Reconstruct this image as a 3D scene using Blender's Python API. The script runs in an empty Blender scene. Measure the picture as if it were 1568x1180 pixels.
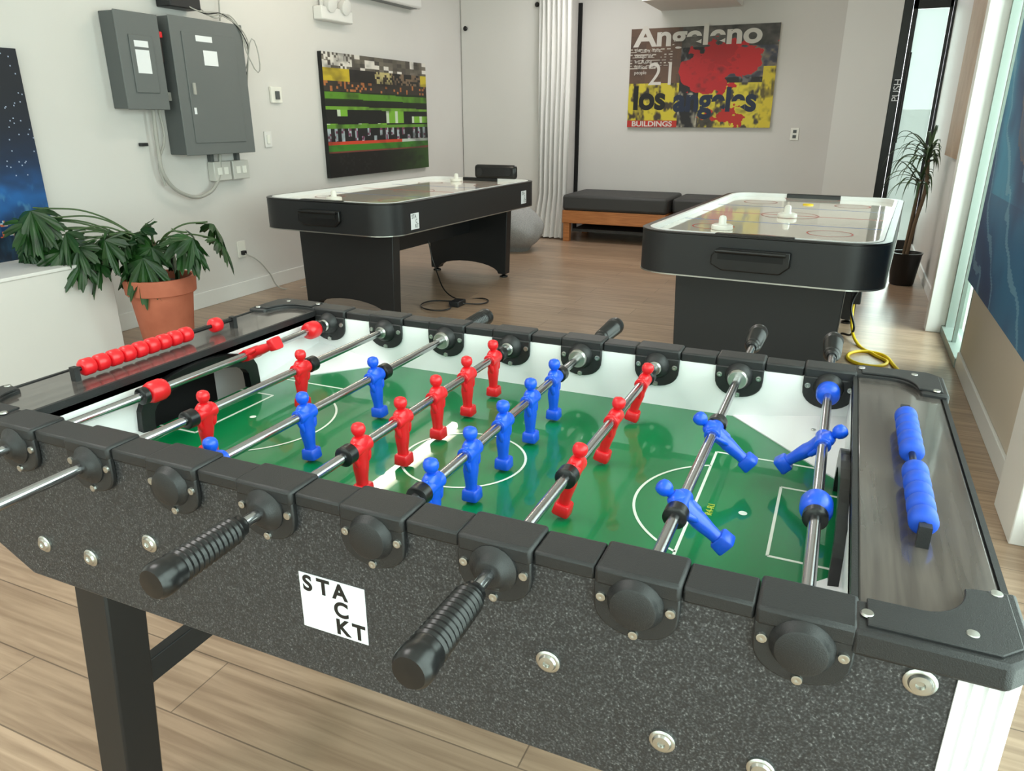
import bpy, bmesh, math, random
from mathutils import Vector, Matrix
random.seed(7)
S=bpy.context.scene
COL=bpy.context.collection
pi=math.pi
def lin(c):
    return tuple(((x/255)/12.92 if x/255<=.04045 else ((x/255+.055)/1.055)**2.4) for x in c)
def rgba(c): return (*lin(c),1)
# ---------------- materials ----------------
def mat(name,c,rough=.5,metal=0,coat=0,em=None,ems=0,spec=.5,bump=None,cr=.05):
    m=bpy.data.materials.new(name);m.use_nodes=True
    nt=m.node_tree;b=nt.nodes["Principled BSDF"]
    b.inputs["Base Color"].default_value=rgba(c);b.inputs["Roughness"].default_value=rough
    b.inputs["Metallic"].default_value=metal;b.inputs["Coat Weight"].default_value=coat
    b.inputs["Coat Roughness"].default_value=cr
    b.inputs["Specular IOR Level"].default_value=spec
    if em: b.inputs["Emission Color"].default_value=rgba(em);b.inputs["Emission Strength"].default_value=ems
    n=nt.nodes.new("ShaderNodeTexNoise");tc=nt.nodes.new("ShaderNodeTexCoord")
    nt.links.new(tc.outputs["Object"],n.inputs["Vector"])
    sc,st=bump if bump else (60,.015)
    n.inputs["Scale"].default_value=sc
    if st>0:
        bp=nt.nodes.new("ShaderNodeBump");bp.inputs["Strength"].default_value=st;bp.inputs["Distance"].default_value=.002
        nt.links.new(n.outputs["Fac"],bp.inputs["Height"]);nt.links.new(bp.outputs[0],b.inputs["Normal"])
    return m
def ramp(nt,fac,stops):
    r=nt.nodes.new("ShaderNodeValToRGB");e=r.color_ramp.elements
    e[0].position=stops[0][0];e[0].color=rgba(stops[0][1]);e[1].position=stops[-1][0];e[1].color=rgba(stops[-1][1])
    for p,c in stops[1:-1]:
        x=e.new(p);x.color=rgba(c)
    nt.links.new(fac,r.inputs[0]);return r
def noise_mat(name,scale,stops,rough=.5,detail=3,mapscale=(1,1,1),bump=None,coat=0):
    m=mat(name,(128,128,128),rough,coat=coat,bump=bump);nt=m.node_tree;b=nt.nodes["Principled BSDF"]
    tc=nt.nodes.new("ShaderNodeTexCoord");mp=nt.nodes.new("ShaderNodeMapping");mp.inputs["Scale"].default_value=mapscale
    n=nt.nodes.new("ShaderNodeTexNoise");n.inputs["Scale"].default_value=scale;n.inputs["Detail"].default_value=detail
    nt.links.new(tc.outputs["Object"],mp.inputs[0]);nt.links.new(mp.outputs[0],n.inputs["Vector"])
    r=ramp(nt,n.outputs["Fac"],stops);nt.links.new(r.outputs[0],b.inputs["Base Color"]);return m
WALL=noise_mat("wall_paint",1.5,[(0,(213,209,206)),(1,(222,219,216))],.6)
WALLD=mat("wall_paint_beige",(205,192,176),.7)
CEIL=mat("ceiling_paint",(228,226,223),.8)
TRIM=mat("trim_white",(230,228,226),.4)
BLK=mat("black_plastic",(29,29,30),.45,bump=(900,.2))
BLKG=mat("black_gloss",(17,17,18),.3)
BLKM=mat("black_laminate",(25,26,28),.45)
DRK=mat("dark_gap",(8,8,8),.8)
STEEL=mat("chrome",(185,185,188),.18,1)
BOLT=mat("zinc",(190,190,185),.3,1)
RED=mat("red_plastic",(212,18,28),.36,coat=.15,cr=.12)
BLUE=mat("blue_plastic",(10,80,210),.36,coat=.15,cr=.12)
WHT=mat("white_laminate",(236,236,236),.35)
WHTP=mat("white_plastic",(240,238,230),.3)
GRN=mat("field_green",(2,112,62),.3,coat=.7,bump=(1,0),cr=.015,spec=.2)
LINE=mat("field_line",(224,230,218),.3,coat=.5,bump=(1,0),cr=.015,spec=.2)
ENDTOP=noise_mat("smoked_wood",6,[(.3,(62,58,56)),(.7,(88,82,78))],.2,mapscale=(12,.8,1),coat=.6,bump=(1,0))
GREY=mat("panel_grey",(104,108,108),.45)
GREYD=mat("panel_grey_dark",(86,90,90),.5)
CABLE=mat("grey_cable",(170,168,162),.5)
STICK=mat("sticker_white",(238,240,244),.5)
INK=mat("ink_black",(12,12,12),.5)
TERRA=noise_mat("terracotta",8,[(.3,(168,92,68)),(.7,(186,106,80))],.75)
SOIL=noise_mat("soil",60,[(.3,(30,22,16)),(.7,(60,46,36))],.95)
LEAF=noise_mat("leaf_green",9,[(.3,(14,42,16)),(.7,(38,80,30))],.38)
LEAF2=noise_mat("leaf_dracaena",9,[(.3,(38,62,38)),(.7,(74,98,60))],.4)
STEM=mat("stem_green",(60,84,44),.5)
BARK=mat("trunk_bark",(112,92,72),.8,bump=(80,.6))
CURT=mat("curtain_cloth",(228,226,224),.85)
CUSH=mat("cushion_charcoal",(58,58,58),.6,bump=(500,.4))
WOOD=noise_mat("bench_wood",7,[(.3,(168,104,58)),(.7,(196,128,76))],.5,mapscale=(1,12,12))
POUF=noise_mat("grey_fabric",200,[(.3,(130,130,130)),(.7,(176,176,176))],.9)
YEL=mat("yellow_cord",(236,200,20),.5)
HTOP=mat("air_hockey_surface",(240,232,218),.08,coat=.8,bump=(1,0))
SPK=noise_mat("granite_laminate",420,[(.38,(33,33,35)),(.52,(48,48,50)),(.64,(70,70,72)),(.76,(122,122,122))],.45,detail=2)
TUBE=mat("tube_emitter",(255,255,250),.5,em=(255,244,222),ems=26)
FL=mat("floor_planks",(160,130,105),.28);nt=FL.node_tree;b=nt.nodes["Principled BSDF"]
tc=nt.nodes.new("ShaderNodeTexCoord");mp=nt.nodes.new("ShaderNodeMapping")
br=nt.nodes.new("ShaderNodeTexBrick");br.offset=.37
for k,v in (("Scale",1),("Brick Width",1.25),("Row Height",.18),("Mortar Size",.0018),("Bias",0.0)): br.inputs[k].default_value=v
br.inputs["Color1"].default_value=rgba((184,157,133));br.inputs["Color2"].default_value=rgba((166,140,117));br.inputs["Mortar"].default_value=rgba((118,98,82))
nt.links.new(tc.outputs["Object"],mp.inputs[0]);nt.links.new(mp.outputs[0],br.inputs["Vector"])
m2=nt.nodes.new("ShaderNodeMapping");m2.inputs["Scale"].default_value=(1.2,22,1)
nn=nt.nodes.new("ShaderNodeTexNoise");nn.inputs["Scale"].default_value=2.2;nn.inputs["Detail"].default_value=6;nn.inputs["Distortion"].default_value=.6
nt.links.new(tc.outputs["Object"],m2.inputs[0]);nt.links.new(m2.outputs[0],nn.inputs["Vector"])
rr_=ramp(nt,nn.outputs["Fac"],[(.3,(202,196,191)),(.65,(255,255,255))])
mx=nt.nodes.new("ShaderNodeMix");mx.data_type='RGBA';mx.blend_type='MULTIPLY';mx.inputs["Factor"].default_value=.9
nt.links.new(br.outputs["Color"],mx.inputs["A"]);nt.links.new(rr_.outputs[0],mx.inputs["B"]);nt.links.new(mx.outputs["Result"],b.inputs["Base Color"])
VC=mat("canvas_paint",(200,200,200),.5);nt=VC.node_tree
at=nt.nodes.new("ShaderNodeVertexColor");at.layer_name="Col";nt.links.new(at.outputs[0],nt.nodes["Principled BSDF"].inputs["Base Color"])
def glass(name,tint,fac):
    m=bpy.data.materials.new(name);m.use_nodes=True;nt=m.node_tree;nt.nodes.clear()
    o=nt.nodes.new("ShaderNodeOutputMaterial");t=nt.nodes.new("ShaderNodeBsdfTransparent");g=nt.nodes.new("ShaderNodeBsdfPrincipled")
    g.inputs["Base Color"].default_value=rgba(tint);g.inputs["Roughness"].default_value=.08
    t.inputs[0].default_value=rgba((235,245,240));x=nt.nodes.new("ShaderNodeMixShader");x.inputs[0].default_value=fac
    nt.links.new(t.outputs[0],x.inputs[1]);nt.links.new(g.outputs[0],x.inputs[2]);nt.links.new(x.outputs[0],o.inputs[0]);return m
GLASS=glass("window_glass",(190,205,200),.18)
FROST=glass("door_glass",(220,226,224),.4)
# ---------------- mesh helpers ----------------
def E(name,loc=(0,0,0),rz=0):
    o=bpy.data.objects.new(name,None);o.location=loc;o.rotation_euler=(0,0,rz);o.empty_display_size=.1;COL.objects.link(o);return o
def add(name,bm,m,par=None,smooth=False,bevel=0,seg=2):
    bmesh.ops.recalc_face_normals(bm,faces=bm.faces)
    me=bpy.data.meshes.new(name);bm.to_mesh(me);bm.free()
    if m: me.materials.append(m)
    o=bpy.data.objects.new(name,me);COL.objects.link(o)
    if smooth:
        for p in me.polygons:p.use_smooth=True
    if bevel:
        md=o.modifiers.new("bev","BEVEL");md.width=bevel;md.segments=seg;md.limit_method='ANGLE';md.angle_limit=.6
    if smooth or bevel:
        try: me.set_sharp_from_angle(angle=.7)
        except Exception: pass
    if par: o.parent=par
    return o
def cubes(bm,L):
    for (x,y,z) in L:
        r=bmesh.ops.create_cube(bm,size=1)
        for v in r['verts']: v.co=Vector((x[0] if v.co.x<0 else x[1],y[0] if v.co.y<0 else y[1],z[0] if v.co.z<0 else z[1]))
def multibox(name,L,m,par=None,bevel=0):
    bm=bmesh.new();cubes(bm,L);return add(name,bm,m,par,bevel=bevel)
def box(name,x,y,z,m,par=None,bevel=0): return multibox(name,[(x,y,z)],m,par,bevel)
def prism(name,poly,a,b,m,par=None,axis='z',bevel=0,smooth=False):
    bm=bmesh.new()
    def P(p,t): return (p[0],p[1],t) if axis=='z' else ((p[0],t,p[1]) if axis=='y' else (t,p[0],p[1]))
    A=[bm.verts.new(P(p,a)) for p in poly];B=[bm.verts.new(P(p,b)) for p in poly];n=len(poly)
    bm.faces.new(A);bm.faces.new(B[::-1])
    for i in range(n): bm.faces.new((A[i],A[(i+1)%n],B[(i+1)%n],B[i]))
    return add(name,bm,m,par,bevel=bevel,smooth=smooth)
def ring(name,p1,p2,a,b,m,par=None,bevel=0,smooth=False):
    bm=bmesh.new();n=len(p1)
    q=[[bm.verts.new((p[0],p[1],z)) for p in pp] for pp,z in ((p1,a),(p1,b),(p2,b),(p2,a))]
    for k in range(4):
        A=q[k];B=q[(k+1)%4]
        for i in range(n): bm.faces.new((A[i],A[(i+1)%n],B[(i+1)%n],B[i]))
    return add(name,bm,m,par,bevel=bevel,smooth=smooth)
def lathe_bm(bm,prof,p0,p1,seg=24):
    p0=Vector(p0);d=(Vector(p1)-p0).normalized();q=d.to_track_quat('Z','Y');rings=[]
    for t,r in prof:
        rings.append([bm.verts.new(p0+q@Vector((r*math.cos(2*pi*i/seg),r*math.sin(2*pi*i/seg),t))) for i in range(seg)])
    for a,b in zip(rings,rings[1:]):
        for i in range(seg): bm.faces.new((a[i],a[(i+1)%seg],b[(i+1)%seg],b[i]))
    bm.faces.new(rings[0]);bm.faces.new(rings[-1])
def lathe(name,prof,p0,p1,m,par=None,seg=24):
    bm=bmesh.new();lathe_bm(bm,prof,p0,p1,seg);return add(name,bm,m,par,smooth=True)
def cyl(name,p0,p1,r,m,par=None,seg=20):
    L=(Vector(p1)-Vector(p0)).length;return lathe(name,[(0,r),(L,r)],p0,p1,m,par,seg)
def tube(name,pts,r,m,par=None,cyc=False):
    c=bpy.data.curves.new(name,'CURVE');c.dimensions='3D';c.bevel_depth=r;c.bevel_resolution=3;c.resolution_u=10
    s=c.splines.new('BEZIER');s.bezier_points.add(len(pts)-1)
    for bpnt,p in zip(s.bezier_points,pts):
        bpnt.co=p;bpnt.handle_left_type=bpnt.handle_right_type='AUTO'
    s.use_cyclic_u=cyc;c.materials.append(m);c.use_fill_caps=True
    o=bpy.data.objects.new(name,c);COL.objects.link(o)
    if par:o.parent=par
    return o
def text(name,s,loc,rot,size,m,par=None,ext=.0004,sx=1,bold=0,align='LEFT',shear=0):
    c=bpy.data.curves.new(name,'FONT');c.body=s;c.size=size;c.extrude=ext;c.offset=bold;c.align_x=align;c.shear=shear
    c.materials.append(m);o=bpy.data.objects.new(name,c);o.location=loc;o.rotation_euler=rot;o.scale=(sx,1,1);COL.objects.link(o)
    if par:o.parent=par
    return o
def painting(name,fn,w,h,nx,ny,mtx,depth,par,edge):
    bm=bmesh.new();cl=bm.loops.layers.color.new("Col")
    V=[[bm.verts.new((w*i/nx,h*j/ny,depth+.0005)) for i in range(nx+1)] for j in range(ny+1)]
    for j in range(ny):
        for i in range(nx):
            f=bm.faces.new((V[j][i],V[j][i+1],V[j+1][i+1],V[j+1][i]));c=fn((i+.5)/nx,(j+.5)/ny)
            c=tuple(max(0,min(1,x/255)) for x in c)
            for l in f.loops:l[cl]=(*c,1)
    me=bpy.data.meshes.new(name);bm.to_mesh(me);bm.free();me.materials.append(VC)
    o=bpy.data.objects.new("canvas_image",me);COL.objects.link(o);o.parent=par;o.matrix_basis=mtx
    e=box("canvas_stretcher",(0,w),(0,h),(0,depth),edge,par);e.matrix_basis=mtx
    return o
def h2(i,j,s=0):
    x=math.sin(i*127.1+j*311.7+s*74.7)*43758.5453;return x-math.floor(x)
def vn(x,y,s=0):
    i,j=math.floor(x),math.floor(y);u,v=x-i,y-j;u=u*u*(3-2*u);v=v*v*(3-2*v)
    return (h2(i,j,s)*(1-u)+h2(i+1,j,s)*u)*(1-v)+(h2(i,j+1,s)*(1-u)+h2(i+1,j+1,s)*u)*v
def fbm(x,y,s=0): return .5*vn(x,y,s)+.3*vn(2*x,2*y,s+1)+.2*vn(4*x,4*y,s+2)
def mixc(a,b,t): t=max(0,min(1,t));return tuple(p+(q-p)*t for p,q in zip(a,b))

# ================= ROOM =================
XL,XR,YB,YF,ZC=-4.10,.69,8.5,-3.0,2.9
box("floor",(XL-.2,XR+.2),(YF-.2,YB+.2),(-.1,0),FL)
box("ceiling",(XL-.2,XR+.2),(YF-.2,YB+.2),(ZC,ZC+.1),CEIL)
multibox("wall_left",[((XL-.15,XL-.002),(YF,8.65),(0,ZC))],WALL)
multibox("wall_back",[((XL,.28),(YB,YB+.15),(0,ZC)),((.28,XR+.15),(YB,YB+.15),(2.55,ZC))],WALL)
multibox("wall_pilaster_lit",[((-.22,.26),(8.36,8.5),(0,ZC))],TRIM)  # lighter white paint puts the brightness near the window into the colour
multibox("wall_closet",[((XL,-3.12),(7.93,8.0),(0,ZC)),((-2.97,-2.935),(7.93,8.5),(0,ZC))],WALL)
multibox("closet_door_panel",[((XL+.012,-3.14),(7.915,7.93),(0.01,ZC-.01))],WALL,bevel=.003)
multibox("dark_gap_strip",[((-2.935,-2.895),(8.47,8.5),(0.0,2.45))],DRK)  # near-black strip, its colour stands for the shade in the corner gap
multibox("wall_right",[((XR,XR+.15),(YF,-2.6),(0,ZC)),((XR,XR+.15),(-2.6,2.55),(0,.12)),((XR,XR+.15),(-2.6,2.55),(2.6,ZC)),
  ((XR,XR+.15),(4.45,5.2),(2.6,ZC)),((XR,XR+.15),(5.3,YB),(0,ZC))],WALL)
multibox("wall_partition_right",[((XR,XR+.15),(2.78,4.45),(0,ZC))],WALLD)
multibox("column_right",[((.585,.70),(5.2,5.3),(0,ZC))],TRIM,bevel=.004)
multibox("column_right.001",[((.63,.84),(2.50,2.78),(0,ZC))],TRIM,bevel=.004)
multibox("wall_front",[((XL,XR),(YF-.15,YF),(0,.15)),((XL,XR),(YF-.15,YF),(2.6,ZC)),((XL,XL+.5),(YF-.15,YF),(.15,2.6)),((XR-.3,XR),(YF-.15,YF),(.15,2.6))],WALL)
multibox("baseboard_left",[((XL,XL+.014),(2.8,7.93),(0,.11))],TRIM,bevel=.003)
multibox("baseboard_back",[((-2.89,-.22),(YB-.014,YB),(0,.11))],TRIM,bevel=.003)
multibox("baseboard_right",[((XR-.014,XR),(2.79,4.45),(0,.09)),((XR-.014,XR),(5.3,8.4),(0,.09))],TRIM,bevel=.003)
multibox("ceiling_soffit",[((-2.03,-1.20),(7.7,8.5),(2.33,ZC))],CEIL)
w=E("window_1");box("glass",(XR+.06,XR+.068),(-2.6,2.5),(.12,2.6),GLASS,w)
multibox("frame",[((XR+.03,XR+.1),(y,y+.05),(.12,2.6)) for y in (-2.6,-1.3,0,1.35,2.45)],TRIM,w)
w=E("window_2");box("glass",(XR+.05,XR+.058),(4.5,5.15),(.06,2.6),GLASS,w)
multibox("frame",[((XR+.0,XR+.09),(4.45,4.49),(.0,2.6)),((XR,XR+.09),(5.16,5.2),(0,2.6)),((XR-.02,XR+.09),(4.45,5.2),(0,.05)),((XR-.0,XR+.02),(4.8,4.83),(.05,2.6))],mat("frame_green_grey",(150,162,156),.4,.5),w)
w=E("added_window_front");box("glass",(XL+.5,XR-.3),(YF-.09,YF-.08),(.15,2.6),GLASS,w)  # unseen window behind the camera, put in for soft frontal light
multibox("frame",[((x,x+.05),(YF-.12,YF-.04),(.15,2.6)) for x in (-3.6,-2.2,-.9,.34)],BLKM,w)
d=E("door_1")
multibox("frame",[((.262,.34),(8.40,8.5),(0,2.55)),((.67,.689),(8.40,8.5),(0,2.55)),((.262,.689),(8.40,8.5),(2.47,2.55)),((.34,.67),(8.40,8.5),(0,.02))],BLKG,d,bevel=.003)
multibox("leaf_frame",[((.345,.385),(8.42,8.47),(.02,2.30)),((.64,.668),(8.42,8.47),(.02,2.30)),((.385,.64),(8.42,8.47),(.02,.12)),((.345,.668),(8.42,8.47),(2.22,2.30)),((.345,.668),(8.42,8.47),(2.38,2.46))],BLKG,d,bevel=.003)
box("glass",(.385,.64),(8.44,8.45),(.12,2.22),FROST,d)
cyl("pull_bar",(.375,8.36,1.05),(.375,8.36,1.85),.016,BLKG,d)
for i,z in enumerate((1.12,1.78)): cyl("bar_post_%d"%i,(.375,8.36,z),(.375,8.43,z),.01,BLKG,d)
text("push_label","PUSH",(.34,8.335,1.42),(pi/2,-pi/2,0),.085,STICK,d)
box("ground",(-12,14),(-14,22),(-.25,-.13),mat("outdoor_concrete",(205,205,200),.9))
multibox("building",[((-6,8),(14,15),(-.13,1.4)),((6,7),(-10,14),(-.13,3))],mat("outdoor_facade",(205,206,204),.9))

# ================= FOOSBALL TABLE =================
T=E("foosball_table")
X0,X1=-1.197,.187; XC=(X0+X1)/2
Y0,Y1=.596,1.354; YC=.955
ZR=.842; ZF=.762
IX0,IX1=-1.066,.056; IY0,IY1=.634,1.322
ZT=.871
rx=[.0203-(7-i)*.15 for i in range(8)]
def side(name,ya,yb):
    poly=[(X0+.02,.857),(X0+.02,.665),(X0+.12,.612),(X1-.12,.612),(X1-.045,.665),(X1-.045,.857)]
    prism(name,poly,ya,yb,SPK,T,'y',bevel=.002)
side("side_panel_near",Y0,IY0);side("side_panel_far",IY1,Y1)
for cx in (X0,X1-.05):
    for cy in (Y0+.0,Y1-.05):
        L=[((cx+.002,cx+.048),(cy+.002,cy+.048),(.68,.855))]
        L+=[((cx+.004+k*.011,cx+.010+k*.011),(cy-.002,cy+.05),(.68,.852)) for k in range(4)]
        if cx>-1 : multibox("corner_post",L,WHT,T)
multibox("end_panels",[((X0,X0+.03),(Y0+.002,Y1-.002),(.68,.855)),((X1-.03,X1),(Y0+.05,Y1-.05),(.68,.855))],WHT,T)
multibox("cabinet_floor",[((X0+.12,X1-.12),(IY0,IY1),(.62,.64))],BLKM,T)
gy0,gy1,gz=.830,1.085,.835
multibox("inner_walls",[((IX0,IX1),(IY0-.001,IY0+.004),(.70,.855)),((IX0,IX1),(IY1-.006,IY1+.001),(.70,.855))]+
 sum([[((a,b),(IY0,gy0),(.70,.855)),((a,b),(gy1,IY1),(.70,.855)),((a,b),(gy0,gy1),(gz,.855))] for a,b in ((IX0-.012,IX0),(IX1,IX1+.012))],[]),WHT,T)
for s,(xi) in ((1,IX0),(-1,IX1)):
    poly=[];poly2=[]
    for k in range(17):
        t=pi*k/16;poly.append((YC+.003-math.cos(t)*.145,.775+max(0,math.sin(t))**.6*.078));poly2.append((YC+.003-math.cos(t)*.118,.775+max(0,math.sin(t))**.6*.052))
    full=[(poly[0][0],ZF)]+poly+[(poly[-1][0],ZF)]+[(poly2[-1][0],ZF)]+poly2[::-1]+[(poly2[0][0],ZF)]
    prism("goal_frame",full,xi-.004*s,xi+.012*s,BLKG,T,'x')
    multibox("goal_pocket",[((min(xi-.1*s,xi-.095*s),max(xi-.1*s,xi-.095*s)),(gy0,gy1),(.68,.85)),((min(xi-.1*s,xi),max(xi-.1*s,xi)),(gy0,gy1),(.68,.685))],DRK,T)
box("field",(IX0,IX1),(IY0,IY1),(ZF-.012,ZF),GRN,T)
zt=ZF+.0006
def lines(L): multibox("field_lines",[((a,b),(c,d),(ZF-.001,zt)) for a,b,c,d in L],LINE,T)
lw=.004;Lr=[]
for s in (1,-1):
    def X(v): return v if s==1 else 2*XC-v
    def seg(a,b,c,d):
        a,b=sorted((X(a),X(b)));Lr.append((a-lw/2*(abs(a-b)<1e-6),b+lw/2*(abs(a-b)<1e-6),c-(lw/2 if c==d else 0),d+(lw/2 if c==d else 0)))
    seg(-.135,-.135,.765,1.145);seg(-.135,.056,.765,.765);seg(-.135,.056,1.145,1.145)
    seg(-.027,-.027,.858,1.058);seg(-.027,.056,.858,.858);seg(-.027,.056,1.058,1.058)
lines(Lr)
def arc(name,cx,cy,r,a0,a1,wd,n=40):
    bm=bmesh.new();P=[]
    for k in range(n+1):
        t=a0+(a1-a0)*k/n;P.append([bm.verts.new((cx+q*math.cos(t),cy+q*math.sin(t),zt)) for q in (r-wd/2,r+wd/2)])
    for a,b in zip(P,P[1:]): bm.faces.new((a[0],a[1],b[1],b[0]))
    return add(name,bm,LINE,T)
arc("center_circle",XC,YC,.1,0,2*pi,lw,64)
a=math.acos(.066/.15)
arc("penalty_arc",-.069,YC,.15,pi-a,pi+a,lw);arc("penalty_arc",2*XC+.069,YC,.15,-a,a,lw)
for cx in (-.069,2*XC+.069): arc("penalty_spot",cx,YC,.003,0,2*pi,.006,16)
text("field_mark","R4-R1",(-.108,.93,zt),(0,0,pi/2),.014,mat("mark_yellow",(180,190,70),.3),T)
for sx in (1,-1):
    for sy in (1,-1):
        xi=IX1 if sx>0 else IX0; yi=IY1-.006 if sy>0 else IY0+.004
        bm=bmesh.new();A=bm.verts.new((xi,yi,ZF+.03));B=bm.verts.new((xi-sx*.19,yi,ZF+.002));C=bm.verts.new((xi,yi-sy*.21,ZF+.002))
        A0=bm.verts.new((xi,yi,ZF));B0=bm.verts.new((xi-sx*.19,yi,ZF));C0=bm.verts.new((xi,yi-sy*.21,ZF))
        for f in ((A,B,C),(A0,B0,C0),(A,B,B0,A0),(B,C,C0,B0),(A,C,C0,A0)): bm.faces.new(f)
        add("corner_ramp",bm,WHT,T)
        lathe("ramp_screw",[(0,.004),(.0015,.003)],(xi-sx*.05,yi-sy*.05,ZF+.0165),(xi-sx*.05,yi-sy*.05,ZF+.03),BOLT,T,12)
for xa,xb in ((X0+.004,IX0-.006),(IX1+.006,X1-.004)):
    box("end_shelf",(xa,xb),(IY0-.03,IY1+.03),(.853,.866),ENDTOP,T,bevel=.003)
multibox("end_shelf_edge",[((IX1,IX1+.006),(IY0,IY1),(.845,.8675)),((IX0-.006,IX0),(IY0,IY1),(.845,.8675)),((X1-.004,X1+.002),(Y0+.1,Y1-.1),(.848,.8675)),((X0-.002,X0+.004),(Y0+.1,Y1-.1),(.848,.8675))],BLK,T)
caps=[];blocks=[]
for (ya,yb) in ((Y0-.004,IY0+.004),(IY1-.004,Y1+.004)):
    for i,x in enumerate(rx):
        blocks.append(((x-.042,x+.042),(ya-.005,yb+.003),(.854,ZT+.003)))
        if i<7: caps.append(((x+.0425,x+.1075),(ya,yb),(.854,ZT)))
    caps.append(((X0+.03,rx[0]-.0425),(ya,yb),(.854,ZT)));caps.append(((rx[7]+.0425,IX1+.03),(ya,yb),(.854,ZT)))
multibox("rail_caps",caps,BLK,T,bevel=.003);multibox("bearing_blocks",blocks,BLK,T,bevel=.004)
def plate(sx,sy):
    P=[(.0,.0),(-.135,0),(-.135,.048),(-.085,.048)]
    for k in range(1,9):
        t=pi/2*k/8;P.append((-.085+.045*math.sin(t),.048+.06*(1-math.cos(t))))
    P+=[(0,.114)];P[0]=(-.02,0);P.append((0,.02))
    ox=X1+.006 if sx>0 else X0-.006;oy=Y0-.010 if sy<0 else Y1+.010
    pts=[(ox+sx*p[0],oy-sy*p[1]) for p in P]
    prism("corner_plate",pts,.848,ZT+.003,BLK,T,bevel=.004)
    pts2=[(ox+sx*(p[0]*.86-.009),oy-sy*(p[1]*.84+.009)) for p in P]
    prism("corner_plate_inset",pts2,ZT+.002,ZT+.0055,BLK,T,bevel=.001)
    for q in ((-.125,.025),(-.045,.03),(-.018,.102)):
        lathe("plate_screw",[(0,.0058),(.002,.0048),(.0022,.001)],(ox+sx*q[0],oy-sy*q[1],ZT+.0045),(ox+sx*q[0],oy-sy*q[1],1),BOLT,T,14)
for sx in (1,-1):
    for sy in (1,-1): plate(sx,sy)
plate_poly=[(-.042,.016),(-.042,-.004)]+[(-.042*math.cos(pi*k/14),-.004-.036*math.sin(pi*k/14)**.8) for k in range(1,14)]+[(.042,-.004),(.042,.016)]
nearh={0:.47,1:.455,3:.552,5:.548}; farh={2:1.385,4:1.43,6:1.5,7:1.5}
for i,x in enumerate(rx):
    pp=[(x+a,ZR+b) for a,b in plate_poly]
    prism("bearing_plate_near",pp,Y0-.008,Y0,BLK,T,'y',bevel=.002)
    prism("bearing_plate_far",pp,IY1-.012,IY1-.006,BLK,T,'y',bevel=.002)
    if i in nearh:
        lathe("bearing_near",[(0,.0275),(.003,.027),(.006,.022),(.010,.018),(.014,.0155),(.015,.013),(.015,.008)],(x,Y0-.007,ZR),(x,0,ZR),BLK,T)
    else:
        lathe("bearing_cap",[(0,.0285),(.003,.0275),(.006,.025),(.009,.0235),(.0115,.0225),(.0125,.0205),(.013,.001)],(x,Y0-.007,ZR),(x,0,ZR),BLK,T,32)
    lathe("bearing_far",[(0,.025),(.006,.023),(.016,.017),(.018,.012),(.018,.008)],(x,IY1-.011,ZR),(x,0,ZR),BLK,T)
    if i in farh:
        lathe("bearing_ring",[(0,.0165),(.004,.018),(.01,.018),(.014,.0155),(.014,.008)],(x,IY1-.022,ZR),(x,0,ZR),BOLT,T)
    else:
        lathe("bearing_ring",[(0,.012),(.004,.013),(.008,.011),(.008,.008)],(x,IY1-.026,ZR),(x,0,ZR),BOLT,T)
    for a,b in ((-.034,.0),(.034,.0),(0,-.035)):
        for yy in (Y0-.008,IY1-.012):
            lathe("plate_screw",[(0,.0052),(.0025,.0047),(.003,.0026),(.002,.0005)],(x+a,yy,ZR+b),(x+a,yy-1,ZR+b),BOLT,T,12)
ridge=[(0,.009),(.004,.0125),(.010,.0125),(.014,.0155)]
for k in range(12):
    t=.016+k*.0072;ridge+=[(t,.0152+.0002*k),(t+.0036,.0168+.0002*k)]
ridge+=[(.104,.018),(.108,.0195),(.118,.0200),(.124,.0190),(.128,.016),(.129,.004)]
for i,x in enumerate(rx):
    if i in nearh:
        cyl("rod",(x,nearh[i]-.01,ZR),(x,1.312,ZR),.0073,STEEL,T)
        lathe("handle",ridge,(x,nearh[i],ZR),(x,-5,ZR),BLKG,T,28)
    else:
        cyl("rod",(x,Y0+.0,ZR),(x,farh[i]+.01,ZR),.0073,STEEL,T)
        lathe("handle",ridge,(x,farh[i],ZR),(x,9,ZR),BLKG,T,28)
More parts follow.
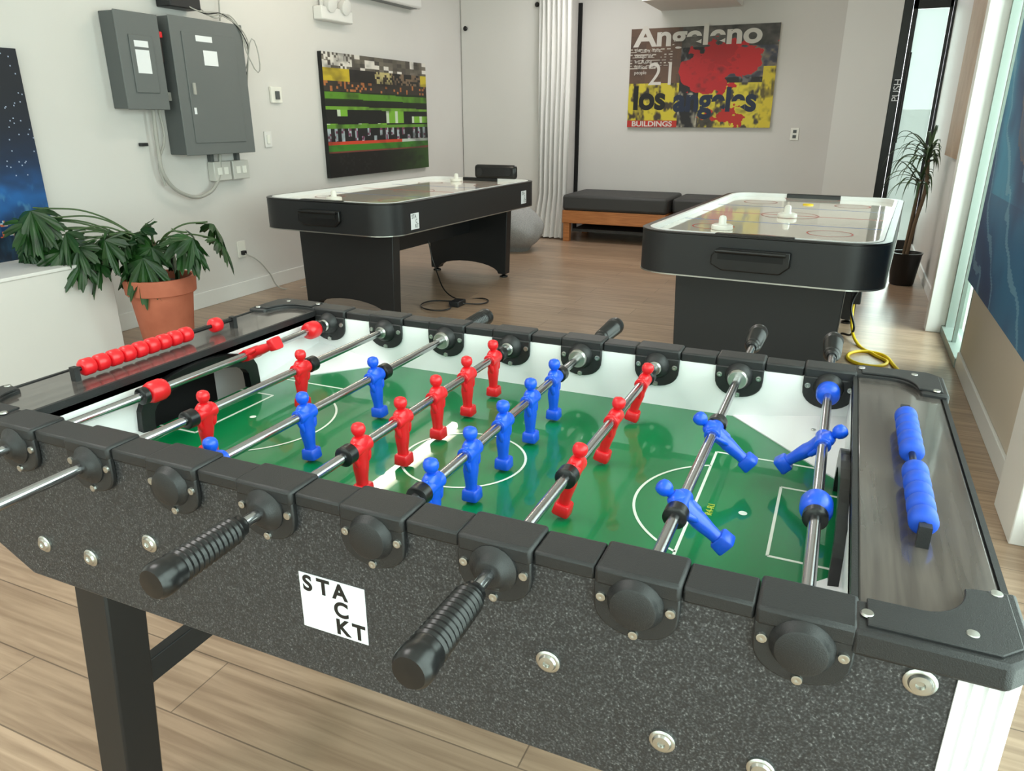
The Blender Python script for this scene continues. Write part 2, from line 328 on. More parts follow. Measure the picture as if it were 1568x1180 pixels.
def man_mesh():
    bm=bmesh.new()
    def loft(secs,seg=20,e=2.6):
        R=[]
        for z,ry,rxx,ox in secs:
            r=[]
            for k in range(seg):
                t=2*pi*k/seg;c,s=math.cos(t),math.sin(t)
                r.append(bm.verts.new((ox+rxx*math.copysign(abs(c)**(2/e),c),ry*math.copysign(abs(s)**(2/e),s),z)))
            R.append(r)
        for a,b in zip(R,R[1:]):
            for k in range(seg): bm.faces.new((a[k],a[(k+1)%seg],b[(k+1)%seg],b[k]))
        bm.faces.new(R[0]);bm.faces.new(R[-1])
    loft([(.0165,.005,.005,0),(.0155,.010,.0075,0),(.011,.0145,.0095,0),(.003,.0155,.0112,0),(-.006,.0145,.0108,0),(-.014,.0125,.0095,0),(-.020,.0118,.009,0),(-.027,.0128,.0098,0),(-.036,.0118,.009,0),(-.046,.0098,.008,0),(-.054,.0088,.0075,0),(-.0585,.0088,.008,0)])
    loft([(-.0575,.0105,.0098,.001),(-.0595,.0122,.0115,.001),(-.073,.0125,.0125,.001),(-.0748,.0115,.0115,.001)],20,6)
    loft([(.016,.0052,.0052,0),(.0185,.0058,.006,0),(.0205,.0082,.0085,0),(.025,.0098,.0104,0),(.030,.0098,.0104,0),(.0345,.0078,.0085,0),(.0368,.0035,.004,0)],20,2)
    for s in (1,-1):
        R=[]
        for z,r,oy,ox in ((.0125,.003,.0135,0),(.008,.0048,.0155,0),(-.004,.005,.0165,.001),(-.014,.0045,.0155,.003),(-.022,.004,.0135,.004),(-.026,.002,.0125,.004)):
            R.append([bm.verts.new((ox+r*math.cos(2*pi*k/10),s*oy+r*math.sin(2*pi*k/10),z)) for k in range(10)])
        for a,b in zip(R,R[1:]):
            for k in range(10): bm.faces.new((a[k],a[(k+1)%10],b[(k+1)%10],b[k]))
        bm.faces.new(R[0]);bm.faces.new(R[-1])
    lathe_bm(bm,[(0,.0105),(.001,.0115),(.037,.0115),(.038,.0105)],(0,-.019,0),(0,1,0),20)
    bmesh.ops.recalc_face_normals(bm,faces=bm.faces)
    me=bpy.data.meshes.new("player_figure");bm.to_mesh(me);bm.free()
    for p in me.polygons:p.use_smooth=True
    try: me.set_sharp_from_angle(angle=.75)
    except Exception: pass
    return me
MR=man_mesh();MR.materials.append(RED);MB=MR.copy();MB.materials[0]=BLUE
def man(i,y,tilt,me):
    o=bpy.data.objects.new("player_figure",me);COL.objects.link(o);o.parent=T;o.location=(rx[i],y,ZR)
    o.rotation_euler=(0,-math.radians(tilt),0)
men={0:([1.064],113,MR),1:([.792,1.027],-4,MR),2:([.660,.850,1.045],4,MB),3:([.782,.893,1.004,1.116,1.227],0,MR),
 4:([.7235,.833,.943,1.053,1.163],0,MB),5:([.844,1.028,1.21],-14,MR),6:([.802,1.04],52,MB),7:([1.067],-48,MB)}
for i,(ys,t,me) in men.items():
    for y in ys: man(i,y,t,me)
    bum=[ys[0]-.03,ys[-1]+.03] if i not in (0,7) else []
    if i==2: bum=[ys[-1]+.03]
    for y in bum:
        lathe("rod_bumper",[(0,.012),(.002,.0145),(.018,.0145),(.02,.012)],(rx[i],y-.01,ZR),(rx[i],9,ZR),BLKG,T)
for i,ys,m in ((0,(.833,1.25),RED),(7,(.859,1.28),BLUE)):
    for y in ys:
        lathe("goalie_bumper",[(0,.012),(.003,.0165),(.010,.0190),(.028,.0190),(.035,.0165),(.038,.012)],(rx[i],y-.019,ZR),(rx[i],9,ZR),m,T,28)
        sg=-1 if y<1 else 1
        lathe("rod_bumper",[(0,.012),(.002,.0145),(.012,.0145),(.014,.012)],(rx[i],y+sg*.027-.007,ZR),(rx[i],9,ZR),BLKG,T)
def beads(x,ys,m):
    for y in ys:
        lathe("score_bead",[(0,.009),(.002,.0125),(.005,.0145),(.020,.0145),(.023,.0125),(.0248,.009)],(x,y,.884),(x,9,.884),m,T,20)
BEADB=mat("bead_blue",(14,74,190),.55)
beads(.122,[.780+k*.0295 for k in range(5)],BEADB);beads(.122,[.968+k*.0295 for k in range(5)],BEADB)
beads(-1.135,[.780+k*.0265 for k in range(9)],RED);beads(-1.135,[1.07],RED)
for x in (.122,-1.135):
    cyl("score_rod",(x,.770,.884),(x,1.130,.884),.004,BLKG,T)
    multibox("score_rod_stand",[((x-.006,x+.006),(.764,.774),(.862,.890)),((x-.006,x+.006),(1.126,1.136),(.862,.890))],BLK,T)
for bx,bz in ((-1.03,.677),(-.93,.679),(-.80,.736),(-.22,.738),(-.094,.681),(.002,.685),(.115,.832)):
    lathe("side_bolt",[(0,.0135),(.002,.0135),(.0035,.0115),(.0035,.010),(.006,.0085),(.0065,.004),(.004,.003)],(bx,Y0,bz),(bx,-5,bz),BOLT,T,24)
sx0,sx1,sz0,sz1=-.546,-.451,.682,.761
box("logo_sticker",(sx0,sx1),(Y0-.0008,Y0),(sz0,sz1),STICK,T)
cw=(sx1-sx0)/4
for s,c,r in (("S",0,0),("T",1,0),("A",2,0),("C",2,1),("K",2,2),("T",3,2)):
    text("sticker_letter",s,(sx0+cw*(c+.5),Y0-.0012,sz1-.0235-r*.0255),(pi/2,0,0),.030,INK,T,.0003,1,.0009,'CENTER')
def leg(cx,cy,sx):
    bm=bmesh.new();q=[];h=.037
    for z,dx in ((.64,0),(.0,sx*.075)):
        q.append([bm.verts.new((cx+dx+a*h,cy+b*h,z)) for a,b in ((-1,-1),(1,-1),(1,1),(-1,1))])
    for k in range(4): bm.faces.new((q[0][k],q[0][(k+1)%4],q[1][(k+1)%4],q[1][k]))
    bm.faces.new(q[0]);bm.faces.new(q[1]);add("leg",bm,BLKM,T,bevel=.004)
for sx,cx in ((-1,-1.035),(1,.025)):
    for cy in (.69,1.26): leg(cx,cy,sx)
    box("leg_brace",(cx+sx*.02-.012,cx+sx*.02+.012),(.72,1.23),(.30,.35),BLKM,T,bevel=.002)

# ================= AIR HOCKEY TABLES =================
def rrect(w,l,r,n=10):
    P=[]
    for cx,cy,a in ((w/2-r,l/2-r,0),(-w/2+r,l/2-r,pi/2),(-w/2+r,-l/2+r,pi),(w/2-r,-l/2+r,1.5*pi)):
        for k in range(n+1): P.append((cx+r*math.cos(a+pi/2*k/n),cy+r*math.sin(a+pi/2*k/n)))
    return P
redm=mat("hockey_red",(200,90,80),.2);blum=mat("hockey_blue",(90,120,180),.2)
def hockey(loc,rz,W,L):
    H=E("air_hockey_table",loc,rz);zt=.79
    prism("body",rrect(W,L,.17),.592,zt-.045,BLKM,H,smooth=True)
    ring("body_upper",rrect(W,L,.17),rrect(W-.07,L-.07,.135),zt-.045,zt-.010,BLKM,H,smooth=True)
    ring("rail_top",rrect(W+.004,L+.004,.172),rrect(W-.068,L-.068,.137),zt-.010,zt-.001,BLKG,H,bevel=.003,smooth=True)
    ring("rail_liner",rrect(W-.068,L-.068,.1365),rrect(W-.105,L-.105,.12),zt-.045,zt+.001,WHT,H,smooth=True)
    ring("rail_trim",rrect(W+.006,L+.006,.173),rrect(W-.0,L-.0,.17),.590,.596,BOLT,H)
    prism("play_surface",rrect(W-.08,L-.08,.13),zt-.045,zt-.023,HTOP,H)
    z0=zt-.0228
    box("center_line",(-W/2+.06,W/2-.06),(-.005,.005),(z0,z0+.0006),redm,H)
    multibox("blue_lines",[((-W/2+.06,W/2-.06),(s*.38-.004,s*.38+.004),(z0,z0+.0006)) for s in (1,-1)],blum,H)
    def circ(cx,cy,r,m,a0=0,a1=2*pi):
        bm=bmesh.new();P=[]
        for k in range(41):
            t=a0+(a1-a0)*k/40;P.append([bm.verts.new((cx+q*math.cos(t),cy+q*math.sin(t),z0+.0008)) for q in (r-.004,r+.004)])
        for a,b in zip(P,P[1:]): bm.faces.new((a[0],a[1],b[1],b[0]))
        add("marking_circle",bm,m,H)
    circ(0,0,.15,redm)
    for s in (1,-1):
        for t in (1,-1): circ(s*W*.25,t*L*.3,.1,redm)
        circ(0,s*(L/2-.07),.17,redm,pi if s>0 else 0,2*pi if s>0 else pi)
    for s in (1,-1):
        y=s*L/2
        multibox("goal_slot",[((-.17,.17),(y-.038*s-.020,y-.038*s+.020),(zt-.03,zt+.003))],BLKG,H,bevel=.004)
        prism("puck_return",[(-.17,.66),(-.12,.635),(.13,.635),(.17,.67),(.17,.735),(-.14,.735),(-.17,.70)],min(y,y+s*.022),max(y,y+s*.022),BLKG,H,'y',bevel=.006)
        box("puck_slot",(-.14,.14),(min(y+s*.018,y+s*.024),max(y+s*.018,y+s*.024)),(.685,.715),DRK,H)
        cyl("slot_lip",(-.15,y+s*.026,.722),(.15,y+s*.026,.722),.009,BLKG,H)
        yl=s*(L/2-.26)
        P=[(-.39,.60),(.39,.60),(.37,.03),(.30,.03)]
        for k in range(1,12):
            t=pi*k/12;P.append((.30*math.cos(t),.03+.085*math.sin(t)))
        P+=[(-.30,.03),(-.37,.03)]
        prism("leg_panel",P,yl-.04,yl+.04,BLKM,H,'y',bevel=.004)
        for sx in (1,-1):
            lathe("leg_leveler",[(0,.035),(.012,.035),(.02,.012),(.05,.012)],(sx*.335,yl,0),(sx*.335,yl,1),BLKG,H,16)
    box("stretcher",(-.03,.03),(-L/2+.28,L/2-.28),(.36,.48),BLKM,H)
    def mallet(x,y,c=WHTP):
        lathe("mallet",[(0,.05),(.006,.052),(.02,.05),(.024,.04),(.02,.025),(.03,.018),(.052,.018),(.062,.014),(.066,.004)],(x,y,z0+.001),(x,y,2),c,H,28)
    return H,mallet,zt,z0
HA,mal,zt,z0=hockey((-2.955,4.90,0),math.radians(-3.2),1.07,2.12)
mal(-.07,-.83);mal(-.15,.86)
multibox("score_unit",[((-.05,.35),(.99,1.045),(zt-.002,zt+.113))],BLKG,HA,bevel=.025)
for sx in (.01,.28): lathe("score_unit_dial",[(0,.03),(.004,.03)],(sx,.990,zt+.055),(sx,.5,zt+.055),BLKM,HA,20)
def hs(H,x,y,z,w,h):
    box("brand_sticker",(x,x+.0015),(y,y+w),(z,z+h),STICK,H)
    for k,(s,a,b) in enumerate((("STA",.1,.68),("C",.55,.38),("KT",.5,.08))): text("sticker_text",s,(x+.002,y+w*a,z+h*b),(pi/2,0,pi/2),h*.36,INK,H,.0002,.8)
hs(HA,.537,-.84,.615,.09,.10);hs(HA,.537,.72,.625,.09,.10)
HB,mal,zt,z0=hockey((-.265,4.45,0),math.radians(-4.2),1.09,2.12)
mal(-.21,-.72);mal(.0,-.10)
lathe("puck",[(0,.031),(.006,.031)],(0.02,.6,z0),(0.02,.6,2),YEL,HB,24)
lathe("puck",[(0,.031),(.006,.031)],(-.24,-.62,z0),(-.24,-.62,2),RED,HB,24)

# ================= LEFT WALL ITEMS =================
xw=XL
L=E("planter_ledge");box("ledge_body",(xw,-3.65),(.6,2.80),(0,.535),WALL,L,bevel=.004);box("ledge_top",(xw,-3.645),(.6,2.805),(.535,.553),TRIM,L,bevel=.003)
def night(u,v):
    n=fbm(u*6,v*10,3);c=mixc((12,28,58),(12,16,30),v*1.2)
    g=math.exp(-((v-.30)/.2)**2)*(.25+1.0*n);c=mixc(c,(24,92,160),g)
    c=mixc(c,(120,170,200),max(0,fbm(u*26,v*16,5)-.62)*2.5*math.exp(-((v-.24)/.14)**2))
    if .10<v<.2 and h2(int(u*70),int(v*95),2)>.78: c=mixc((200,90,50),(170,210,225),h2(int(u*50),int(v*60),3))
    if v<.12: c=mixc((8,14,26),(50,96,130),fbm(u*30,v*14,6)*.9)
    if v>.4 and h2(int(u*150),int(v*170),5)>.988: c=(170,180,205)
    return c
pn=E("night_city_painting");painting("night",night,.95,1.065,150,170,Matrix.Translation((xw+.001,1.86,.553))@Matrix.Rotation(pi/2,4,'Z')@Matrix.Rotation(pi/2,4,'X'),.03,pn,INK)
def green(u,v):
    n=fbm(u*9,v*9,1);sl=v+.05*(u-.5)*(v-.3)
    a=h2(int(u*22),int(v*30),1);bb=h2(int(u*60),int(v*50),2)
    if v>.88: c=mixc((120,112,100),(60,56,52),a); c=(222,216,208) if (u<.25 and bb>.5) or a>.8 else c
    elif v>.78:
        c=(34,32,30)
        if u<.22: c=(196,172,40)
        if .45<u<.62: c=(190,176,120) if bb>.3 else (60,50,40)
        if .62<u and bb>.6: c=(120,100,80)
        if u>.93: c=(200,180,50)
    elif v>.70: c=(52,46,40) if bb<.8 else (180,110,60)
    elif sl>.62: c=(86,138,34) if abs((sl-.66)/.035)<.75 else (30,42,20)
    elif sl>.575: c=(24,30,20)
    elif sl>.55: c=(110,160,50)
    elif sl>.43: 
        c=(16,20,18)
        if h2(int(u*11),int(v*16),6)>.55 : c=(120,176,52) if (u*11%1)>.3 else (200,214,190)
    elif sl>.40: c=(96,146,46)
    elif sl>.295:
        c=(26,26,30)
        if (u*17)%1<.45 and h2(int(u*17),int(v*12),7)>.35: c=(170,184,190) if bb>.35 else (120,60,90)
    elif sl>.265: c=(206,66,40) if u<.7 else (190,200,190)
    elif sl>.215: c=(60,124,36)
    elif sl>.20: c=(120,60,50)
    else:
        c=mixc((14,14,14),(60,104,34),max(0,(u-.45))*1.6*n*1.6) if u>.45 else mixc((14,14,14),(40,40,40),.5*(bb>.9))
    return mixc(c,(10,10,10),max(0,n-.5)*1.4)
pg=E("green_city_painting");painting("green",green,1.68,1.0,250,150,Matrix.Translation((xw+.001,5.37,.79))@Matrix.Rotation(pi/2,4,'Z')@Matrix.Rotation(pi/2,4,'X'),.04,pg,INK)
ep=E("electrical_panel")
box("large_cabinet",(xw,xw+.145),(3.74,4.36),(1.05,1.87),GREYD,ep,bevel=.004)
box("large_cover",(xw+.145,xw+.152),(3.735,4.365),(1.045,1.875),GREY,ep,bevel=.004)
box("large_door",(xw+.152,xw+.158),(3.82,4.28),(1.12,1.79),GREY,ep,bevel=.003)
box("large_latch",(xw+.158,xw+.168),(3.85,3.87),(1.42,1.49),CABLE,ep)
multibox("labels",[((xw+.158,xw+.159),(3.98,4.10),(1.60,1.69)),((xw+.158,xw+.159),(3.93,4.07),(1.74,1.775)),((xw+.158,xw+.159),(3.84,3.86),(1.3,1.34))],STICK,ep)
box("disconnect_box",(xw,xw+.12),(3.37,3.67),(1.33,1.86),GREYD,ep,bevel=.004)
box("disconnect_cover",(xw+.12,xw+.128),(3.365,3.675),(1.325,1.865),GREY,ep,bevel=.006)
box("disconnect_raised",(xw+.128,xw+.136),(3.44,3.61),(1.42,1.74),GREY,ep,bevel=.006)
multibox("disconnect_label",[((xw+.1362,xw+.137),(3.47,3.57),(1.53,1.66)),((xw+.1362,xw+.137),(3.47,3.57),(1.675,1.71))],STICK,ep)
box("disconnect_lever",(xw+.05,xw+.11),(3.675,3.70),(1.60,1.78),mat("lever_dark",(50,40,40),.4),ep,bevel=.004)
box("lever_tip",(xw+.11,xw+.13),(3.675,3.695),(1.74,1.775),RED,ep,bevel=.004)
multibox("conduit_connectors",[((xw+.03,xw+.08),(3.68,3.74),(1.38,1.43))],CABLE,ep)
bb=E("network_box");box("housing",(xw,xw+.12),(3.80,4.05),(1.93,2.12),BLKM,bb,bevel=.006)
for k in range(4): tube("wire_%d"%k,[(xw+.06,3.9+k*.04,2.0),(xw+.13,3.98+k*.05,1.93-.01*k),(xw+.14,4.2+k*.03,1.92),(xw+.17,4.38,1.80-.04*k),(xw+.17,4.38,1.68),(xw+.05,4.40,1.5-.1*k)],.004,[CABLE,BLKG,CABLE,CABLE][k],bb)
tube("wire_up",[(xw+.03,4.3,1.9),(xw+.03,4.33,2.3),(xw+.02,4.35,2.89)],.005,CABLE,bb)
cb=E("conduit_cable")
tube("loop",[(xw+.06,3.60,1.33),(xw+.05,3.60,1.1),(xw+.05,3.62,.92),(xw+.05,3.75,.80),(xw+.05,3.95,.78),(xw+.05,4.08,.88),(xw+.05,4.12,1.05)],.012,CABLE,cb)
tube("drop",[(xw+.04,3.66,1.33),(xw+.04,3.67,1.15),(xw+.04,3.6,1.0),(xw+.04,3.62,.86)],.008,CABLE,cb)
ob=E("outlet_box")
for k,y in enumerate((4.04,4.22)):
    box("box_%d"%k,(xw,xw+.06),(y,y+.16),(.86,.99),mat("box_galv",(206,204,198),.4,.1),ob,bevel=.005)
    multibox("sockets_%d"%k,[((xw+.06,xw+.064),(y+.03+.06*q,y+.07+.06*q),(.90,.95)) for q in (0,1)],WHTP,ob,bevel=.002)
multibox("knockouts",[((xw,xw+.03),(4.05,4.08),(.99,1.04)),((xw,xw+.03),(4.3,4.33),(.99,1.04))],GREYD,ob)
th=E("thermostat");box("plate",(xw,xw+.02),(4.75,4.87),(1.385,1.50),WHTP,th,bevel=.004);box("dial",(xw+.02,xw+.035),(4.79,4.83),(1.41,1.47),GREYD,th,bevel=.004)
sw=E("light_switch");box("plate",(xw,xw+.008),(4.64,4.715),(1.065,1.18),TRIM,sw,bevel=.002);box("rocker",(xw+.008,xw+.014),(4.662,4.693),(1.09,1.155),WHTP,sw,bevel=.002)
sn=E("wall_sensor");box("body",(xw,xw+.03),(3.50,3.55),(1.11,1.13),BLKM,sn,bevel=.003)
ou=E("wall_outlet");box("plate",(xw,xw+.008),(4.22,4.30),(.29,.41),WHTP,ou,bevel=.002);box("plug",(xw+.008,xw+.035),(4.245,4.28),(.31,.34),BLKM,ou,bevel=.003)
tube("cord",[(xw+.03,4.26,.32),(xw+.08,4.32,.27),(xw+.1,4.42,.15),(xw+.12,4.5,.02),(xw+.3,4.7,.006),(xw+.6,4.6,.006)],.005,CABLE,ou)
o2=E("wall_outlet");box("plate",(-.60,-.52),(YB-.008,YB),(1.06,1.18),WHTP,o2,bevel=.002);multibox("sockets",[((-.577,-.543),(YB-.011,YB-.008),(1.08,1.11)),((-.577,-.543),(YB-.011,YB-.008),(1.13,1.16))],GREYD,o2)
em=E("emergency_light");box("body",(xw,xw+.09),(5.36,5.78),(2.02,2.12),TRIM,em,bevel=.01)
for y in (5.47,5.66): lathe("lamp_head",[(0,.03),(.03,.055),(.07,.058),(.075,.04)],(xw+.05,y,2.15),(xw+.25,y,2.10),TRIM,em)
box("bracket",(xw+.02,xw+.05),(5.43,5.70),(2.12,2.2),TRIM,em)
ac=E("wall_heater");box("casing",(xw,xw+.12),(5.78,6.9),(2.26,2.5),TRIM,ac,bevel=.02)
multibox("vent",[((xw+.02,xw+.10),(5.85,6.83),(2.256,2.262))],GREY,ac)
ch=E("closet_door_knob");lathe("knob",[(0,.02),(.02,.025),(.03,.015)],(-4.03,7.915,2.19),(-4.03,0,2.19),BLKG,ch,16);lathe("knob_b",[(0,.02),(.02,.025),(.03,.015)],(-3.19,7.915,2.38),(-3.19,0,2.38),BLKG,ch,16)
bm=bmesh.new();R=[]
for j in range(25):
    z=.015+2.86*j/24;row=[]
    for i in range(121):
        u=i/120;a=.028+.012*math.sin(j*.3)
        fl=max(0,.5-z)*.25
        row.append(bm.verts.new((-3.145+.355*u+(u-1)*fl*.6,7.86-fl*.35+a*math.sin(u*2*pi*6.5+.3*math.sin(z*2))+.006*math.sin(u*60+z*3),z)))
    R.append(row)
for a,b in zip(R,R[1:]):
    for i in range(120): bm.faces.new((a[i],a[i+1],b[i+1],b[i]))
add("curtain",bm,CURT,None,smooth=True)
def la(u,v):
    n=fbm(u*6,v*5,11);n2=fbm(u*14,v*12,4);n3=fbm(u*22,v*9,21);b=h2(int(u*9),int(v*13),3)
    if u<.36 and v>.45: c=mixc((70,52,46),(112,82,64),.5*b+.6*n)
    elif u<.36: c=mixc((208,190,52),(64,54,44),(n3-.5)*6)
    elif v>.8: c=mixc((118,112,106),(58,54,52),n2*1.4)
    elif u>.66 and v>.5: c=mixc((156,136,108),(70,70,84),(n2-.4)*4)
    elif v<.45: c=mixc((216,198,60),(70,64,54),(n3-.56)*7) if u>.5 else mixc((30,28,30),(176,170,150),(n3-.5)*5)
    else: c=mixc((26,24,26),(110,108,110),(n3-.52)*6)
    r=math.hypot((u-.50)/.14,(v-.52)/.24)+2.4*(n-.5)
    if r<.95 : c=(188,26,34)
    r=math.hypot((u-.74)/.15,(v-.66)/.20)+2.8*(n2-.5)
    if r<.95: c=(198,24,30)
    r=math.hypot((u-.62)/.12,(v-.72)/.12)+2.8*(n2-.5)
    if r<.9: c=(178,20,28)
    r=math.hypot((u-.68)/.2,(v-.13)/.13)+2.4*(n2-.5)
    if r<.7: c=(184,38,30)
    if .72<u<.84 and .3<v<.42 and n2>.45: c=(224,206,60)
    if u<.36 and v<.07: c=(186,44,36)
    if u>.92 and v<.6: c=mixc((216,194,50),(100,88,44),(n3-.5)*5)
    if u<.3 and .58<v<.8 and int(v*110)%3==0 and h2(int(u*70),int(v*110),9)>.35: c=(196,186,176)
    return mixc(c,(20,18,18),max(0,n2-.6)*1.3)
pl=E("los_angeles_poster");px,pw,pz,ph=-2.325,1.515,1.18,.985
mt=Matrix.Translation((px,YB-.001,pz))@Matrix.Rotation(pi/2,4,'X')
painting("la",la,pw,ph,260,170,mt,.035,pl,WALLD)
yy=YB-.038;WT=mat("poster_white",(216,210,204),.5);PB=mat("poster_blue",(20,34,62),.5)
text("title","Angeleno",(px+.04,yy,pz+ph-.17),(pi/2,0,0),.27,WT,pl,.0005,1.27,.008)
text("los","los",(px+.05,yy,pz+.19),(pi/2,0,0),.32,INK,pl,.0005,.98,.012)
text("angeles","angeles",(px+.50,yy,pz+.17),(pi/2,0,0),.32,PB,pl,.0005,.92,.012)
text("twentyone","21",(px+.20,yy,pz+.43),(pi/2,0,0),.32,WT,pl,.0005,1)
text("small","BUILDINGS",(px+.05,yy,pz+.01),(pi/2,0,0),.075,WT,pl,.0005,1.2,.002)
for k in range(5): text("lines_%d"%k,["the new issue","design life","art & city","fashion now","people"][k],(px+.05,yy,pz+.76-.055*k),(pi/2,0,0),.05,WT,pl,.0004,1)
B=E("storage_bench")
multibox("frame",[((-2.79,-1.66),(7.70,8.44),(.20,.335))],WOOD,B,bevel=.006)
multibox("legs",[((a,a+.07),(y,y+.07),(0,.20)) for a in (-2.78,-1.74) for y in (7.71,8.36)],WOOD,B,bevel=.004)
multibox("cushion",[((-2.79,-1.65),(7.69,8.45),(.335,.50))],CUSH,B,bevel=.03)
multibox("lower_shelf",[((-2.7,-1.8),(7.8,8.4),(.10,.13))],CUSH,B)
B2=E("storage_bench");multibox("frame",[((-1.62,-.60),(7.85,8.44),(.20,.335))],WOOD,B2,bevel=.006)
multibox("legs",[((a,a+.07),(y,y+.07),(0,.20)) for a in (-1.61,-.68) for y in (7.86,8.36)],WOOD,B2,bevel=.004)
multibox("cushion",[((-1.63,-.59),(7.84,8.45),(.335,.49))],CUSH,B2,bevel=.03)
bm=bmesh.new();bmesh.ops.create_uvsphere(bm,u_segments=48,v_segments=30,radius=1)
for v in bm.verts:
    x,y,z=v.co;zz=(z+1)/2;an=math.atan2(y,x)
    r=.30*(1+.05*math.sin(4*an+3*z)*(1-abs(z))+.025*math.sin(9*an-4*z))*(1.08-.38*zz)
    v.co=Vector((-3.02+x*r,6.98+y*r,(.44*max(0,zz)**.85+.02*math.sin(3*an)*zz) if zz>.05 else 0))
add("bean_bag",bm,POUF,None,smooth=True)

# ================= PLANTS =================
def leafmesh(name,Ln,lobes,m,par,pos,yaw,pitch,roll,droop=.5):
    bm=bmesh.new();N=130;c=bm.verts.new((0,0,0));O=[]
    for k in range(N+1):
        t=-2.6+5.2*k/N
        r=Ln*(.66+.34*math.cos(t*.55))*(.36+.64*abs(math.cos(lobes*t/1.0))**.5)*(1+.05*math.sin(t*31))
        x=r*math.cos(t)+Ln*.28;y=r*math.sin(t)*.92
        O.append(bm.verts.new((x,y,-droop*(x*x+y*y)/Ln+.05*abs(y))))
    c.co=Vector((Ln*.28,0,.0))
    for a,b in zip(O,O[1:]): bm.faces.new((c,a,b))
    o=add(name,bm,m,par,smooth=True)
    o.matrix_basis=Matrix.Translation(pos)@Matrix.Rotation(yaw,4,'Z')@Matrix.Rotation(pitch,4,'Y')@Matrix.Rotation(roll,4,'X')
    return o
P=E("potted_philodendron");pc=Vector((-3.44,2.93,0))
lathe("pot",[(0,.12),(.005,.125),(.36,.165),(.361,.18),(.365,.184),(.445,.19),(.45,.188),(.45,.17),(.40,.165),(.39,.05)],pc,pc+Vector((0,0,1)),TERRA,P,48)
lathe("soil",[(.40,.163),(.412,.12),(.415,.01)],pc,pc+Vector((0,0,1)),SOIL,P,32)
lathe("main_stem",[(0,.03),(.10,.028),(.22,.022),(.25,.012)],pc+Vector((0,0,.40)),pc+Vector((-.03,0,1)),BARK,P,14)
Rv=Vector((.915,.403,0));Fv=Vector((-.403,.915,0));Uv=Vector((0,0,1))
base=pc+Vector((0,0,.47))
LP=[(-.126,.16),(-.05,.23),(0,.13),(-.2,.08),(-.25,.16),(-.30,.19),(-.09,.08),(.04,.18),(-.16,.23),(-.02,.27),(.25,.24),(.33,.19),(.20,.22),(.29,.27),(-.22,.22),(-.08,.19),(-.14,.10),
 (-.45,.32),(-.50,.25),(-.56,.31),(-.42,.17),(-.38,.134),(-.47,.15),(-.58,.23),(-.55,.17),(-.30,.10),(-.1,.13),(-.34,.26),(-.52,.37),(.06,.12),(-.15,.04),(-.40,.23),(-.60,.30)]
for k,(a,b2) in enumerate(LP):
    dp=-.16 if a<-.28 else random.uniform(-.15,.08)
    tip=base+Rv*a+Uv*b2+Fv*dp
    s0=base+Vector((0,0,.05+.1*random.random()))
    midp=(s0+tip)/2+Uv*(.05 if abs(a)<.3 else .08)
    tube("petiole",[s0,midp,tip],.0045,STEM,P)
    d=(tip-s0);yaw=math.atan2(d.y,d.x)+random.uniform(-.6,.6)
    if a<-.28: yaw=random.uniform(-2.2,-.2)
    leafmesh("leaf",random.uniform(.12,.155),5,LEAF,P,tip,yaw,random.uniform(.2,.8),random.uniform(-.5,.5),random.uniform(.4,.9))
D=E("potted_dracaena");dc=Vector((.52,6.72,0))
lathe("pot",[(0,.085),(.01,.09),(.24,.115),(.26,.122),(.26,.11),(.22,.10),(.21,.02)],dc,dc+Vector((0,0,1)),BLKG,D,32)
lathe("soil",[(.215,.105),(.225,.01)],dc,dc+Vector((0,0,1)),SOIL,D,24)
tube("trunk",[dc+Vector((0,0,.2)),dc+Vector((.02,-.02,.5)),dc+Vector((.05,.0,.75)),dc+Vector((.03,.02,1.0))],.014,BARK,D)
tube("trunk_2",[dc+Vector((-.02,.02,.2)),dc+Vector((-.01,.0,.45)),dc+Vector((.0,.02,.65)),dc+Vector((.01,.05,.82))],.012,BARK,D)
def blade(par,o,yaw,Ln,up,wd):
    bm=bmesh.new();R=[];n=10
    for i in range(n+1):
        t=i/n;rr=Ln*t*(1-.25*t*t);z=up*Ln*t-.95*Ln*t**2.3
        w_=wd*(math.sin(pi*min(.98,t*.9+.1))**.7)*(1-t*.6)
        R.append([bm.verts.new((rr,s*w_,z)) for s in (-1,0,1)]);R[-1][1].co.z-=.004
    for a,b in zip(R,R[1:]):
        for i in (0,1): bm.faces.new((a[i],a[i+1],b[i+1],b[i]))
    ob=add("blade",bm,LEAF2,par,smooth=True);ob.matrix_basis=Matrix.Translation(o)@Matrix.Rotation(yaw,4,'Z')
for tip,n in ((dc+Vector((.03,.02,1.0)),40),(dc+Vector((.01,.05,.82)),26)):
    for k in range(n):
        yw=k*2.4;cx=math.cos(yw)
        Ln=random.uniform(.28,.44)
        if cx>.2: Ln=min(Ln,.10/cx)
        blade(D,tip+Vector((0,0,random.uniform(-.06,.04))),yw,Ln,random.uniform(.35,1.3),.014)

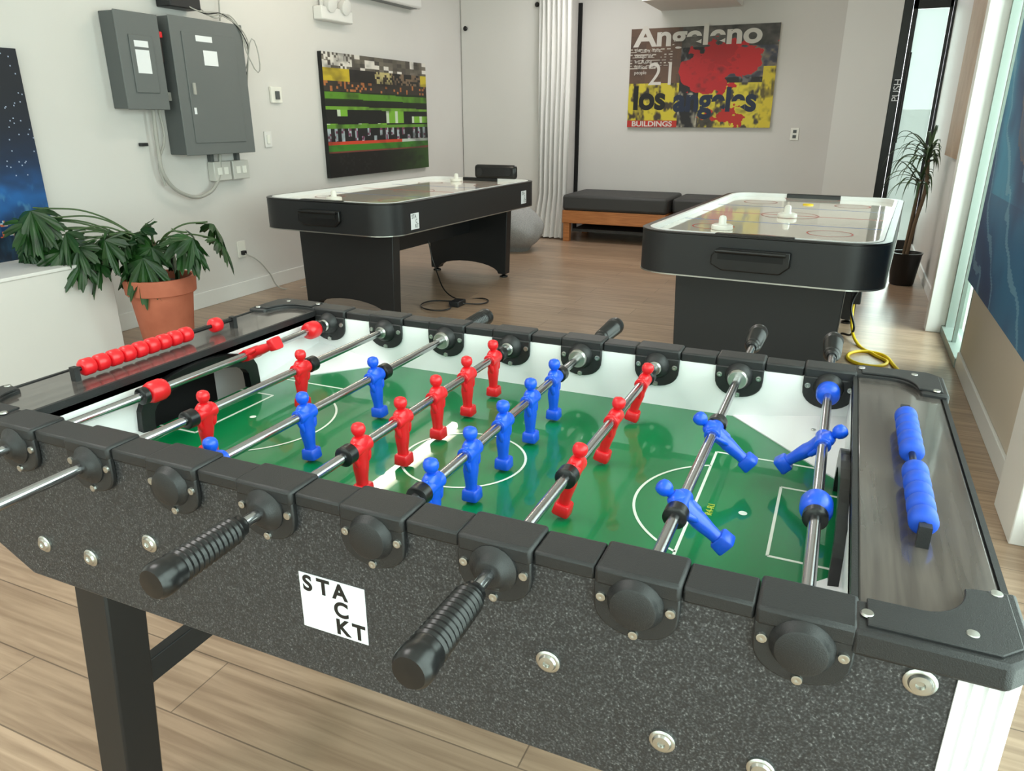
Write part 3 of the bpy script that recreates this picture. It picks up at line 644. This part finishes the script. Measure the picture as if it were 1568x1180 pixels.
# ================= RIGHT SIDE PAINTINGS =================
def swirl(u,v):
    n=fbm(u*4,v*4,2);t=math.sin((u*7+v*9+5*n));q=math.hypot((u-.66)*.9,v-.72)+.25*(n-.5)
    c=mixc((22,60,104),(56,140,176),.5+.5*t)
    if q<.42: c=mixc((168,96,62),(70,90,120),.5+.5*math.sin(q*30+4*n))
    if v<.3: c=mixc(c,(18,50,96),.4)
    if math.sin(u*20+v*24+9*n)>.92: c=mixc(c,(150,180,195),.5)
    return c
ps=E("abstract_painting");painting("swirl",swirl,1.58,1.5,150,140,Matrix.Translation((XR-.001,4.40,.49))@Matrix.Rotation(-pi/2,4,'Z')@Matrix.Rotation(pi/2,4,'X'),.045,ps,mat("canvas_edge_blue",(36,70,120),.6))
def beige(u,v): return mixc((150,120,96),(200,176,150),fbm(u*5,v*5,6))
pb=E("abstract_painting");painting("beige",beige,1.1,1.3,40,50,Matrix.Translation((XR-.001,6.55,1.02))@Matrix.Rotation(-pi/2,4,'Z')@Matrix.Rotation(pi/2,4,'X'),.05,pb,mat("canvas_edge_tan",(190,160,134),.6))
pc1=E("power_strip_cord");tube("yellow_lead",[(.14,4.95,.25),(.15,4.85,.08),(.19,4.7,.010),(.28,4.5,.008),(.34,4.36,.008),(.24,4.27,.008),(.14,4.42,.008),(.26,4.55,.008),(.38,4.3,.008),(.40,4.1,.008)],.009,YEL,pc1)
tube("black_lead",[(.14,4.95,.5),(.17,4.90,.35),(.13,4.86,.2),(.16,4.8,.05),(.1,4.9,.008)],.007,BLKG,pc1)
box("adapter",(.12,.18),(4.9,4.95),(.2,.30),BLKM,pc1,bevel=.006)
pc2=E("power_adapter_cord");box("adapter",(-2.50,-2.42),(4.55,4.67),(0,.04),BLKM,pc2,bevel=.006)
tube("lead",[(-2.46,4.6,.02),(-2.3,4.7,.01),(-2.35,4.85,.008),(-2.6,4.8,.008),(-2.8,4.9,.2),(-2.85,4.9,.4)],.005,BLKG,pc2)
tube("lead_b",[(-2.5,4.56,.02),(-2.45,4.45,.01),(-2.6,4.4,.008),(-2.7,4.6,.008),(-2.5,4.7,.008)],.005,BLKG,pc2)

# ================= LIGHT =================
fx=E("ceiling_tube_light");box("housing",(-2.96,-2.80),(4.0,5.3),(2.84,2.9),TRIM,fx,bevel=.005)
cyl("tube",(-2.88,4.02,2.80),(-2.88,5.28,2.80),.035,TUBE,fx)
def area(name,loc,rot,sx,sy,pw,col=(1,1,1)):
    l=bpy.data.lights.new(name,'AREA');l.shape='RECTANGLE';l.size=sx;l.size_y=sy;l.energy=pw;l.color=col
    o=bpy.data.objects.new(name,l);o.location=loc;o.rotation_euler=rot;COL.objects.link(o);return o
area("daylight_window_right",(XR+.3,-.05,1.45),(0,pi/2,0),2.5,4.9,290,(.97,.985,1))
area("front_fill",(-1.8,YF-.3,1.5),(pi/2,0,0),3.8,2.4,110,(1,.98,.96))  # area lamp added behind the camera as frontal fill
area("daylight_door",(.5,9.2,1.4),(-pi/2,0,0),.9,2.2,100,(.97,.99,1))
area("daylight_window_side",(1.3,4.9,1.4),(0,pi/2,0),2.4,1.0,150,(.97,.985,1))
for k,(x,y,p) in enumerate(((-2.0,.6,28),(-2.0,7.1,36),(-2.2,-1.4,20))):
    area("overhead_fill_%d"%k,(x,y,ZC-.03),(0,0,0),1.2,.9,p,(1,.97,.94))  # unseen area lamps added under the ceiling as soft fill, without fixtures
W=bpy.data.worlds.new("world");S.world=W;W.use_nodes=True
bg=W.node_tree.nodes["Background"];bg.inputs[0].default_value=(.92,.96,1,1);bg.inputs[1].default_value=2.2
S.view_settings.view_transform='Standard'
cd=bpy.data.cameras.new("camera");cd.sensor_width=36;cd.lens=25.867;cd.sensor_fit='HORIZONTAL';cd.clip_start=.02
co=bpy.data.objects.new("camera",cd);co.location=(0,0,1.28);co.rotation_euler=(pi/2-.3492,0,.4144);COL.objects.link(co);S.camera=co
